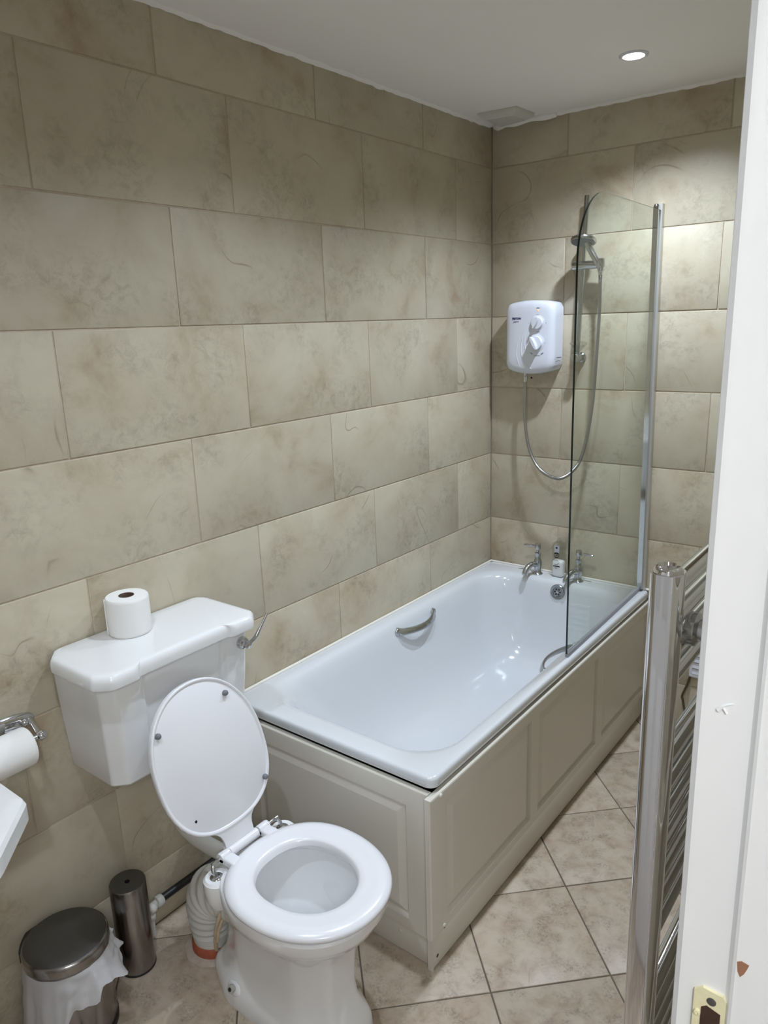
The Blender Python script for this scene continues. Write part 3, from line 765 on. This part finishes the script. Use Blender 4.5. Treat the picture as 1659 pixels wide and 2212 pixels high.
# shoulder lugs beside the hinge and bolt bosses at the foot
for s in (-1, 1):
    lathe(bm, [(.024, -.075), (.034, -.05), (.037, -.02), (.036, .0), (.030, .006), (.020, .004)], (.398, CY + s * .115, .396), (0, 0, 1), 28)
    tt = bmesh.new(); sphere(tt, (0, 0, 0), 1, 20, 10)
    merge(bm, tt, Matrix.Translation((.412, CY + s * .092, .048)) @ Matrix.Diagonal((.038, .024, .028, 1)))
part('pan', bm, M['ceramic'], wc, 38)
bm = B(); lathe(bm, [(.0, .0), (.058, .0)], (.578, CY, .196), (0, 0, 1), 36, cap0=False); part('water', bm, M['water'], wc)
for s in (-1, 1):
    bm = B(); lathe(bm, [(.0100, -.006), (.0112, .001), (.0095, .005), (.0060, .0055), (.001, .0056)], (.414, CY + s * .1200, .068), (0.1, s, .45), 20)
    fb = part('foot_bolt', bm, M['bolt_ring'], wc, 40)
    bm = B(); ax = Vector((0.1, s, .45)).normalized(); lathe(bm, [(.0054, 0), (.001, .0002)], Vector((.414, CY + s * .1200, .068)) + ax * .0058, ax, 14); part('bolt_hole', bm, M['black'], fb)
bm = B()
SZ = .409
def so(xb, xf, hw, z, p=2.12): return egg(xb, xf, CY, hw, z, 96, p, .46, 2.25)
rings = [so(.474, .728, .114, SZ + .002, 2.15), so(.410, .806, .182, SZ + .001), so(.402, .814, .189, SZ + .006), so(.402, .815, .190, SZ + .013), so(.406, .811, .186, SZ + .019), so(.418, .799, .174, SZ + .0245), so(.430, .785, .160, SZ + .0255),
         so(.436, .778, .154, SZ + .0235), so(.455, .752, .131, SZ + .0215), so(.464, .738, .119, SZ + .019), so(.469, .732, .1145, SZ + .014), so(.474, .728, .114, SZ + .002)]
for r in rings[:1] + rings[-5:]:
    for q in r:
        pass
loft(bm, rings)
# two hinge tabs at the back
for s in (-1, 1):
    box(bm, .372, .432, CY - .006 + s * .066 - .017, CY - .006 + s * .066 + .017, SZ + .003, SZ + .024, .006, 3)
    lathe(bm, [(.0125, -.017), (.0135, -.014), (.0135, .014), (.0125, .017)], (.380, CY - .006 + s * .066, SZ + .018), (0, 1, 0), 22)
bmesh.ops.remove_doubles(bm, verts=bm.verts[:], dist=1e-6)
part('seat_ring', bm, M['seat'], wc, 55)
# chrome hinge rod with its clips
bm = B(); tube(bm, [(.380, CY - .115, SZ + .018), (.380, CY + .115, SZ + .018)], .0045, 14)
for s in (-1, 1):
    tube(bm, smooth_path([(.380, CY + s * .096, SZ + .018), (.380, CY + s * .110, SZ + .016), (.386, CY + s * .117, SZ + .004), (.392, CY + s * .117, SZ - .008)], 5), .0052, 12)
    lathe(bm, [(.017, -.004), (.017, -.001), (.013, .002), (.004, .003)], (.396, CY + s * .116, .402), (0, 0, 1), 24)
part('hinge', bm, M['chrome'], wc, 50)
# raised lid: plate in its own frame: u up the lid, v across, d depth (front = +)
HX, HZ = .380, SZ + .018
ang = math.atan2(.116, .445)
U = Vector((-math.sin(ang), 0, math.cos(ang))); D = Vector((math.cos(ang), 0, math.sin(ang))); V = Vector((0, 1, 0))
def lp(u_, v_, d_): return Vector((HX, CY, HZ)) + U * u_ + V * (v_ - .075 * u_) + D * d_
LW, LB, LT, LC = .170, .058, .458, -.015
def lid_half(u_):
    c0 = LB + .47 * (LT - LB)
    a = (LT - c0) if u_ > c0 else (c0 - LB); q = 2.12 if u_ > c0 else 2.5
    r_ = abs(u_ - c0) / a
    e = LW * max(0, 1 - r_ ** q) ** (1 / q) if r_ < 1 else 0
    if u_ > .2: return e
    return max(e, .047 + .062 * (u_ / .080) ** 5) if u_ < .0735 else e
us = [0, .012, .024, .036, .046, .052, .056, .0585, .061, .064, .068, .073, .079, .087, .097, .110, .128, .150, .178, .21, .245, .28, .315, .345, .372, .395, .414, .429, .440, .448, .4535, .4568, .4578]
side = [Vector((u_, lid_half(u_))) for u_ in us]
outl2 = [Vector((p.x, LC + p.y)) for p in side] + [Vector((.458, LC))] + [Vector((p.x, LC - p.y)) for p in side[::-1]]
def lid_out(ins, d):
    n_ = len(outl2); o = []
    for i_ in range(n_):
        t_ = (outl2[(i_ + 1) % n_] - outl2[i_ - 1]); t_ = t_ / max(1e-6, t_.length)
        p = outl2[i_] - Vector((t_.y, -t_.x)) * ins * -1
        o.append(lp(max(0.0, p.x), p.y, d))
    return o
def egg_ring(ins, d):
    pts = []
    for q_ in range(96):
        a_ = 2 * PI * q_ / 96; c_, s_ = math.cos(a_), math.sin(a_)
        ex = 2.12 if c_ > 0 else 2.5
        x_ = math.copysign(abs(c_) ** (2 / ex), c_); y_ = math.copysign(abs(s_) ** (2 / ex), s_)
        c0 = LB + .47 * (LT - LB)
        pts.append(lp(c0 + x_ * ((LT - c0 if c_ > 0 else c0 - LB) - ins), LC + y_ * (LW - ins), d))
    return pts
bm = B()
loft(bm, [lid_out(.014, -.015), lid_out(.005, -.012), lid_out(0, -.006), lid_out(0, .0025), lid_out(.0015, .0035)], True, True)
loft(bm, [egg_ring(0.0005, .002), egg_ring(.001, .0055), egg_ring(.003, .0072), egg_ring(.0055, .0072), egg_ring(.008, .0055), egg_ring(.0105, .003)])
tube(bm, [(HX, CY - .060, HZ), (HX, CY + .037, HZ)], .0135, 22)
ld = part('seat_lid', bm, M['seat'], wc, 40)
for uu, vv, real in ((.368, -.140, 1), (.388, .078, 1), (.124, .114, 1), (.124, -.118, 0)):
    bm = B(); c0 = lp(uu, vv, .0034)
    if real: lathe(bm, [(.0075, 0), (.0075, .006), (.0055, .010), (.001, .0115)], c0, D, 18); part('buffer', bm, M['rubber'], ld, 50, 'grey rubber buffer')
    else: lathe(bm, [(.0036, 0), (.0036, .0006), (.001, .0007)], c0, D, 14); part('buffer_hole', bm, M['black'], ld, 50)

# cistern
cs = thing('cistern', 'white wall-hung toilet cistern with a stepped front and chrome lever', 'cistern', (.12, -1.98, .66))
def cout(x1, ya, yb, st, ch=.030, e=0.0):
    """plan outline: chamfered front corners and a shallow middle break"""
    xm = x1 - st
    return [(0.004, ya), (x1 - ch, ya), (x1 - ch * .12, ya + ch * .85), (x1, ya + ch * 1.1), (x1, ya + .096), (x1 - st * .3, ya + .106), (xm, ya + .113),
            (xm, yb - .113), (x1 - st * .3, yb - .106), (x1, yb - .096), (x1, yb - ch * 1.1), (x1 - ch * .12, yb - ch * .85), (x1 - ch, yb), (0.004, yb)]
bm = B()
def body(z, k): return [Vector((q.x, q.y, z)) for q in round_poly(cout(.232 - k, -2.216 + k * .8, -1.744 - k * .8, .010), .006, 3, (0, 13))]
loft(bm, [body(.635, .034), body(.637, .028), body(.643, .024), body(.72, .017), body(.80, .010), body(.93, .002)], True, True)
part('tank', bm, M['ceramic'], cs, 24)
bm = B()
def lidr(k, z):
    o = cout(.262 - k, -2.240 + k, -1.738 - k, .012, .034)
    o = [(max(0.006, x), y) for x, y in o]
    o[0] = (.006, o[0][1] + .030); o[-1] = (.006, o[-1][1] - .014)
    o.insert(1, (.045, -2.240 + k)); o.insert(-1, (.030, -1.738 - k))
    return [Vector((q.x, q.y, z)) for q in round_poly(o, .007, 3)]
loft(bm, [lidr(.010, .930), lidr(.001, .931), lidr(0, .935), lidr(0, .948), lidr(.0012, .957), lidr(.004, .9620), lidr(.007, .9648), lidr(.014, .9664), lidr(.024, .9668)], True, True)
part('tank_lid', bm, M['ceramic'], cs, 32)
bm = B(); LV = Vector((.231, -1.792, .888))
lathe(bm, [(.018, -.006), (.018, .003), (.0155, .006), (.0155, .012), (.011, .015), (.010, .022), (.012, .026), (.010, .032), (.001, .035)], LV, (1, 0, 0), 28)
tube(bm, smooth_path([LV + Vector((.026, 0, 0)), LV + Vector((.030, .018, .010)), LV + Vector((.030, .026, .016))], 5), lambda s: .0065 - .001 * s, 14)
tube(bm, [LV + Vector((.030, .024, .014)), LV + Vector((.031, .030, .020)), LV + Vector((.033, .058, .056)), LV + Vector((.034, .070, .070))], lambda s: .0062 if s < .4 else .0042, 12, flat=.75)
part('flush_lever', bm, M['chrome'], cs, 40, 'chrome flush lever')
bm = B(); tube(bm, smooth_path([(.110, -1.975, .650), (.110, -1.975, .56), (.110, -1.975, .44), (.128, -1.973, .375), (.180, -1.970, .350), (.27, -1.966, .345), (.372, CY, .343)], 8), .022, 20)
part('flush_pipe', bm, M['offwhite_plastic'], cs, 60)
bm = B(); lathe(bm, [(.030, 0), (.032, -.006), (.032, -.030), (.025, -.036)], (.110, -1.975, .637), (0, 0, 1), 24); part('flush_nut', bm, M['offwhite_plastic'], cs, 40)

# soil connector
t = thing('soil_connector', 'white ribbed soil pipe bend behind the toilet', 'pipe', (.2, -1.97, 0))
pth = smooth_path([(.372, CY, .210), (.330, CY, .214), (.285, CY - .002, .222), (.240, CY - .004, .205), (.212, CY - .006, .160), (.203, CY - .006, .105), (.203, CY - .004, .060), (.205, CY - .002, .028)], 16)
bm = B(); n = len(pth)
def cr(s):
    base = .056 + .016 * math.exp(-((s - .45) / .26) ** 2)
    return base + (.0034 * math.cos(s * 2 * PI * 13) if .12 < s < .86 else .003)
tube(bm, pth, cr, 32); part('ribbed_bend', bm, M['offwhite_plastic'], t, 70)
bm = B(); lathe(bm, [(.066, 0), (.066, .028), (.062, .033), (.05, .033)], (.205, CY - .002, 0.001), (0, 0, 1), 32); part('collar', bm, M['terracotta'], t, 40, 'terracotta pipe socket')
bm = B()
for P_, R_ in (([(.318, CY - .046, .215), (.310, CY - .058, .185), (.300, CY - .062, .150), (.288, CY - .060, .110), (.274, CY - .052, .070), (.266, CY - .046, .045)], .0075), ([(.322, CY - .055, .190), (.312, CY - .066, .150), (.302, CY - .066, .110)], .005)):
    tube(bm, smooth_path(P_, 8), lambda q: R_ * (.65 + .5 * abs(mnoise.noise((q * 7, R_ * 900, 0)))), 9, flat=.6)
part('sealant_drip', bm, M['glue'], t, 60)
bm = B(); rg = []
for rad, z in ((.088, .0005), (.082, .004), (.070, .008), (.060, .006)):
    rg.append([Vector((.205 + (rad + .006 * mnoise.noise((a * 2, rad * 20, 0))) * math.cos(a), CY + (rad + .006 * mnoise.noise((a * 3, 5, 0))) * math.sin(a), z)) for a in [2 * PI * k / 36 for k in range(36)]])
loft(bm, rg, True, True); part('mortar_bed', bm, M['mortar'], t, 60)

# dark pipe along the wall with its elbow
t = thing('wall_pipe', 'dark water pipe with a pale plastic elbow low on the wall', 'pipe', (.03, -2.0, .09))
bm = B(); tube(bm, [(.026, -2.020, .094), (.026, -1.70, .094)], .0115, 16); part('dark_pipe', bm, M['black'], t, 60)
bm = B()
lathe(bm, [(.012, 0), (.018, .003), (.018, .020), (.014, .024)], (.028, -2.030, .094), (0, 1, 0), 20)
tube(bm, smooth_path([(.028, -2.026, .094), (.029, -2.045, .093), (.030, -2.053, .080), (.031, -2.055, .055), (.031, -2.055, .001)], 5), .0115, 16)
lathe(bm, [(.013, 0), (.0165, .003), (.0165, .018), (.013, .021)], (.031, -2.055, .058), (0, 0, 1), 20)
sphere(bm, (.034, -2.047, .092), .016, 16, 8)
part('elbow', bm, M['offwhite_plastic'], t, 50)

# toilet roll on the cistern
def roll(bm, c, axis, r, h, rc):
    lathe(bm, [(rc, 0), (r - .004, 0), (r - .001, .003), (r, .008), (r, h - .008), (r - .001, h - .003), (r - .004, h), (rc, h)], c, axis, 48, cap0=False, cap1=False)
def core(bm, c, axis, rc, h):
    lathe(bm, [(rc, -.001), (rc, h + .0005), (rc - .0015, h + .0005), (rc - .0015, 0), (.001, .012)], c, axis, 32, cap0=False, cap1=False)
t = thing('toilet_roll', 'full white toilet roll standing on the cistern lid', 'toilet roll', (.066, -2.024, .967))
bm = B(); roll(bm, (.066, -2.024, .967), (0, 0, 1), .0555, .101, .020)
tube(bm, [(.066 - .025, -2.024 - .0495, .969), (.066 - .025, -2.024 - .0495, 1.066)], .002, 6)
part('paper', bm, M['paper'], t, 40)
bm = B(); core(bm, (.066, -2.024, .967), (0, 0, 1), .020, .101); part('cardboard_core', bm, M['card'], t, 40)

# wall holder and its roll
t = thing('toilet_roll_holder', 'chrome wall holder with an oval plate and ball end', 'roll holder', (0, -2.37, .815))
bm = B()
pl_ = [[Vector((x, q.x, q.y)) for q in [Vector((-2.370 + (.092 - e) * math.copysign(abs(math.cos(a)) ** .8, math.cos(a)), .820 + (.024 - e) * math.sin(a), 0)) for a in [2 * PI * k / 48 for k in range(48)]]] for x, e in ((.0005, 0), (.005, 0), (.009, .003), (.011, .009))]
loft(bm, pl_, True, True); part('back_plate', bm, M['chrome'], t, 40)
bm = B()
tube(bm, smooth_path([(.008, -2.292, .818), (.035, -2.296, .812), (.065, -2.302, .806), (.078, -2.303, .804)], 5), .0075, 14)
sphere(bm, (.082, -2.303, .804), .0125)
tube(bm, [(.082, -2.303, .804), (.082, -2.445, .804)], .006, 14)
sphere(bm, (.012, -2.306, .816), .011, 16, 8)
part('arm', bm, M['chrome'], t, 40)
bm = B(); lathe(bm, [(.004, 0), (.003, .0015), (.001, .002)], (.0108, -2.336, .820), (1, 0, 0), 14); part('screw', bm, M['chrome_dull'], t, 40)
t = thing('toilet_roll', 'white toilet roll hanging on the chrome wall holder', 'toilet roll', (.082, -2.38, .79))
bm = B(); roll(bm, (.082, -2.440, .7935), (0, 1, 0), .047, .106, .019); part('paper', bm, M['paper'], t, 40)
bm = B(); core(bm, (.082, -2.440, .7935), (0, 1, 0), .019, .106); part('cardboard_core', bm, M['card'], t, 40)

# wash basin just inside the left edge
t = thing('wash_basin', 'white wash basin with clipped corners at the left edge', 'basin', (.22, -2.76, .5))
bz = .822
def bo(k, z, kf=0):
    ya, yb, xf = -3.06 + k, -2.462 - k, .452 - k - kf
    return [Vector((q.x, q.y, z)) for q in round_poly([(.002, ya), (xf - .095, ya), (xf, ya + .11), (xf, yb - .125), (xf - .012, yb - .110), (xf - .118, yb - .010), (xf - .130, yb), (.002, yb)], .03, 4, (0, 7))]
def bi(s, z):
    return egg(.13 + .15 * (1 - s) , .40 - .12 * (1 - s), -2.76, .22 * s, z, 8, 3, .5)
bm = B()
loft(bm, [bo(.10, .66, .06), bo(.055, .70, .03), bo(.028, .745), bo(.020, .756), bo(.004, .768), bo(.0, .776), bo(.0, bz - .012), bo(.004, bz - .003), bo(.012, bz), bo(.03, bz)], True, False)
top = bo(.03, bz)
ins = lambda s, z, k=48: egg(.10 + .10 * (1 - s), .405 - .10 * (1 - s), -2.76, .235 * s, z, k, 2.8, .5)
# top deck joins the clipped outline to the bowl
hole = ins(1, bz - .002)
tv = [bm.verts.new(p) for p in top]; hv = [bm.verts.new(p) for p in hole]
te = [bm.edges.new((tv[i], tv[(i + 1) % len(tv)])) for i in range(len(tv))]; he = [bm.edges.new((hv[i], hv[(i + 1) % len(hv)])) for i in range(len(hv))]
bmesh.ops.triangle_fill(bm, use_beauty=True, use_dissolve=False, edges=te + he)
loft(bm, [hole, ins(.96, bz - .02), ins(.85, bz - .08), ins(.6, bz - .125), ins(.2, bz - .14)], False, True)
bmesh.ops.remove_doubles(bm, verts=bm.verts[:], dist=1e-5)
part('bowl', bm, M['ceramic'], t, 30)
bm = B(); loft(bm, [egg(.03, .25, -2.76, .10, 0.001, 36, 3), egg(.04, .24, -2.76, .09, .05, 36, 3), egg(.05, .22, -2.76, .075, .35, 36, 2.6), egg(.03, .25, -2.76, .10, .67, 36, 2.6)], True, True)
part('pedestal', bm, M['ceramic'], t, 50)
for s in (-1, 1):
    bm = B(); lathe(bm, [(.022, 0), (.018, .01), (.014, .05), (.016, .06), (.012, .075), (.001, .078)], (.055, -2.76 + s * .10, bz - .001), (0, 0, 1), 20)
    tube(bm, [(.055, -2.76 + s * .1, bz + .035), (.12, -2.76 + s * .1, bz + .03), (.135, -2.76 + s * .1, bz + .012)], .009, 12); part('tap', bm, M['chrome'], t, 40)

# ------------------------------------------------------------------ pedal bin with its liner
BC = Vector((.121, -2.343, 0)); BH = .246
t = thing('pedal_bin', 'small steel pedal bin with a dark round lid beside the toilet brush', 'bin', BC)
bm = B(); lathe(bm, [(.094, .001), (.096, .006), (.096, BH), (.090, BH), (.090, .02), (.001, .02)], BC, (0, 0, 1), 48); part('body', bm, M['steel'], t, 40)
bm = B(); lathe(bm, [(.098, 0.001), (.0985, .014), (.097, .016)], BC, (0, 0, 1), 48, cap0=False, cap1=False); part('base_ring', bm, M['black'], t, 40)
bm = B(); lathe(bm, [(.0995, BH + .002), (.1025, BH + .003), (.1025, BH + .020), (.1005, BH + .026), (.097, BH + .0285)], BC, (0, 0, 1), 56, cap1=False); lb = part('lid', bm, M['steel'], t, 40)
bm = B(); lathe(bm, [(.097, BH + .0283), (.094, BH + .0295), (.05, BH + .0305), (.001, BH + .031)], BC, (0, 0, 1), 56); part('lid_top', bm, M['steel_top'], lb, 40)
bm = B()
ha = math.radians(206); rg = []
for k in range(13):
    a = ha + math.radians(-28 + 56 * k / 12)
    d = Vector((math.cos(a), math.sin(a), 0)); e = 1 - abs(k - 6) / 6 * .35
    rg.append([BC + d * rr_ + Vector((0, 0, z)) for rr_, z in ((.1005, BH - .02), (.1005 + .013 * e, BH - .018), (.1005 + .013 * e, BH + .021 * e), (.1005, BH + .024))])
loft(bm, rg, True, True); part('hinge', bm, M['black'], t, 40)
bm = B(); tube(bm, smooth_path([BC + Vector((.09, -.03, .012)), BC + Vector((.128, -.045, .014)), BC + Vector((.140, -.05, .012))], 4), .008, 10, flat=.5); part('pedal', bm, M['black'], t, 40)
bm = B(); NA, NR = 120, 14
rg = []
for j in range(NR + 1):
    s = j / NR; ring = []
    for i in range(NA):
        a = 2 * PI * i / NA
        # longest towards the viewer's left, short towards the right
        d = math.cos(a - math.radians(-88)); 
        ln = .050 + .060 * max(0, d) ** .7 + .15 * max(0, math.cos(a - math.radians(-105))) ** 1.6 + .022 * mnoise.noise((a * 1.6, 3.3, 0))
        ext = .012 + .034 * max(0, math.cos(a - math.radians(20))) ** 6 + .016 * max(0, math.cos(a - math.radians(-125))) ** 2
        fold = .0065 * math.sin(a * 11 + 2.4 * s + 2 * mnoise.noise((a * 2, s * 2, 4))) * s + .004 * math.sin(a * 23 + 3 * s) * s
        r_ = .0985 + .004 + ext * s ** 1.3 + fold + .004 * mnoise.noise((a * 3, s * 5, 1))
        r_ = max(r_, .0985)
        z = BH - .002 - ln * s + (.006 * math.sin(a * 9)) * s * s
        ring.append(BC + Vector((math.cos(a) * r_, math.sin(a) * r_, max(z, .01))))
    rg.append(ring)
for ring in rg:
    for q in ring: q.x = max(q.x, .008)
loft(bm, rg)
tag(part('bin_liner', bm, M['bag'], None, 70), 'thin white plastic bag hanging out under the steel bin lid', 'bin bag')

# toilet brush canister
BR = Vector((.082, -2.139, 0))
t = thing('toilet_brush_holder', 'tall dark steel toilet brush canister beside the bin', 'toilet brush', BR)
bm = B(); lathe(bm, [(.048, .001), (.0485, .004), (.0485, .2715), (.047, .274)], BR, (0, 0, 1), 48, cap1=False); part('canister', bm, M['steel'], t, 40)
bm = B(); lathe(bm, [(.0475, .2735), (.0465, .2752), (.007, .2745)], BR, (0, 0, 1), 48, cap0=False, cap1=False); lt = part('top_disc', bm, M['steel_top'], t, 40)
bm = B(); lathe(bm, [(.0072, .2746), (.0072, .262), (.001, .262)], BR, (0, 0, 1), 20, cap0=False); part('handle_hole', bm, M['black'], lt, 40)
bm = B(); lathe(bm, [(.0492, .001), (.0492, .006)], BR, (0, 0, 1), 48); part('base_ring', bm, M['black'], t, 40)

# ------------------------------------------------------------------ towel radiator on the right wall
RX, RY0, RY1 = 1.505, -2.285, -1.79
t = thing('towel_radiator', 'tall chrome ladder towel radiator beside the door frame', 'radiator', (RX, (RY0 + RY1) / 2, .15))
for yy in (RY0, RY1):
    bm = B()
    loft(bm, [[Vector((q.x, q.y, z)) for q in egg(RX - .0165, RX + .0165, yy, .0175, 0, 48, 3.4)] for z in (.16, .166, 1.466, 1.4715)], True, True)
    ps = part('post', bm, M['rad_chrome'], t, 40)
    bm = B(); lathe(bm, [(.0155, 1.470), (.0150, 1.4745), (.0125, 1.478), (.011, 1.4785), (.0095, 1.475), (.001, 1.4745)], (RX, yy, 0), (0, 0, 1), 32, cap0=False)
    part('end_cap', bm, M['rad_chrome'], ps, 40)
zs = [1.452, 1.417, 1.382, 1.347] + [1.245 - .038 * k for k in range(7)] + [.912 - .038 * k for k in range(8)] + [.54 - .038 * k for k in range(9)]
barm = None
for z in zs:
    if barm is None:
        bm = B(); tube(bm, [(RX + .004, RY0 + .01, z), (RX + .004, RY1 - .01, z)], .011, 18)
        barm = part('bar', bm, M['chrome'], t, 50); z_ref = z
    else:
        o = barm.copy(); COL.objects.link(o); o.parent = t; o.location = barm.location + Vector((0, 0, z - z_ref))
for z in (1.395, .35):
    for yy in (RY0 + .045, RY1 - .045):
        bm = B(); lathe(bm, [(.019, 0), (.019, .010), (.0125, .013), (.0125, .050), (.017, .054), (.017, .0815)], (RX + .012, yy, z), (1, 0, 0), 24); part('wall_bracket', bm, M['chrome_dull'], t, 40)

# white slatted vent low on the back wall, half hidden by the radiator
t = thing('louvre_vent', 'white slatted vent low on the back wall seen through the towel radiator', 'vent', (1.12, -.01, .25))
bm = B(); box(bm, .962, 1.30, -.012, -.001, .243, .258, .002); box(bm, .962, 1.30, -.012, -.001, .452, .465, .002); box(bm, .962, .974, -.012, -.001, .258, .452); box(bm, 1.288, 1.30, -.012, -.001, .258, .452)
part('frame', bm, M['white_plastic'], t)
for k in range(7):
    z = .259 + .0275 * k
    bm = B(); loft(bm, [[Vector((x, -.013, z)), Vector((x, -.011, z)), Vector((x, -.003, z + .0225)), Vector((x, -.006, z + .0235))] for x in (.974, 1.288)], True, True)
    part('slat', bm, M['white_plastic'], t, 30)
bm = B(); box(bm, .974, 1.288, -.003, -.001, .258, .452); part('backing', bm, M['rubber'], t)
bm = B(); tube(bm, smooth_path([(.966, -.008, .242), (.957, -.008, .20), (.940, -.008, .145), (.944, -.008, .125), (.956, -.009, .07), (.966, -.010, .008)], 6), .0045, 8)
tag(part('cable', bm, M['cord'], None, 60), 'thin brown cable bent down the back wall below the white vent', 'cable')
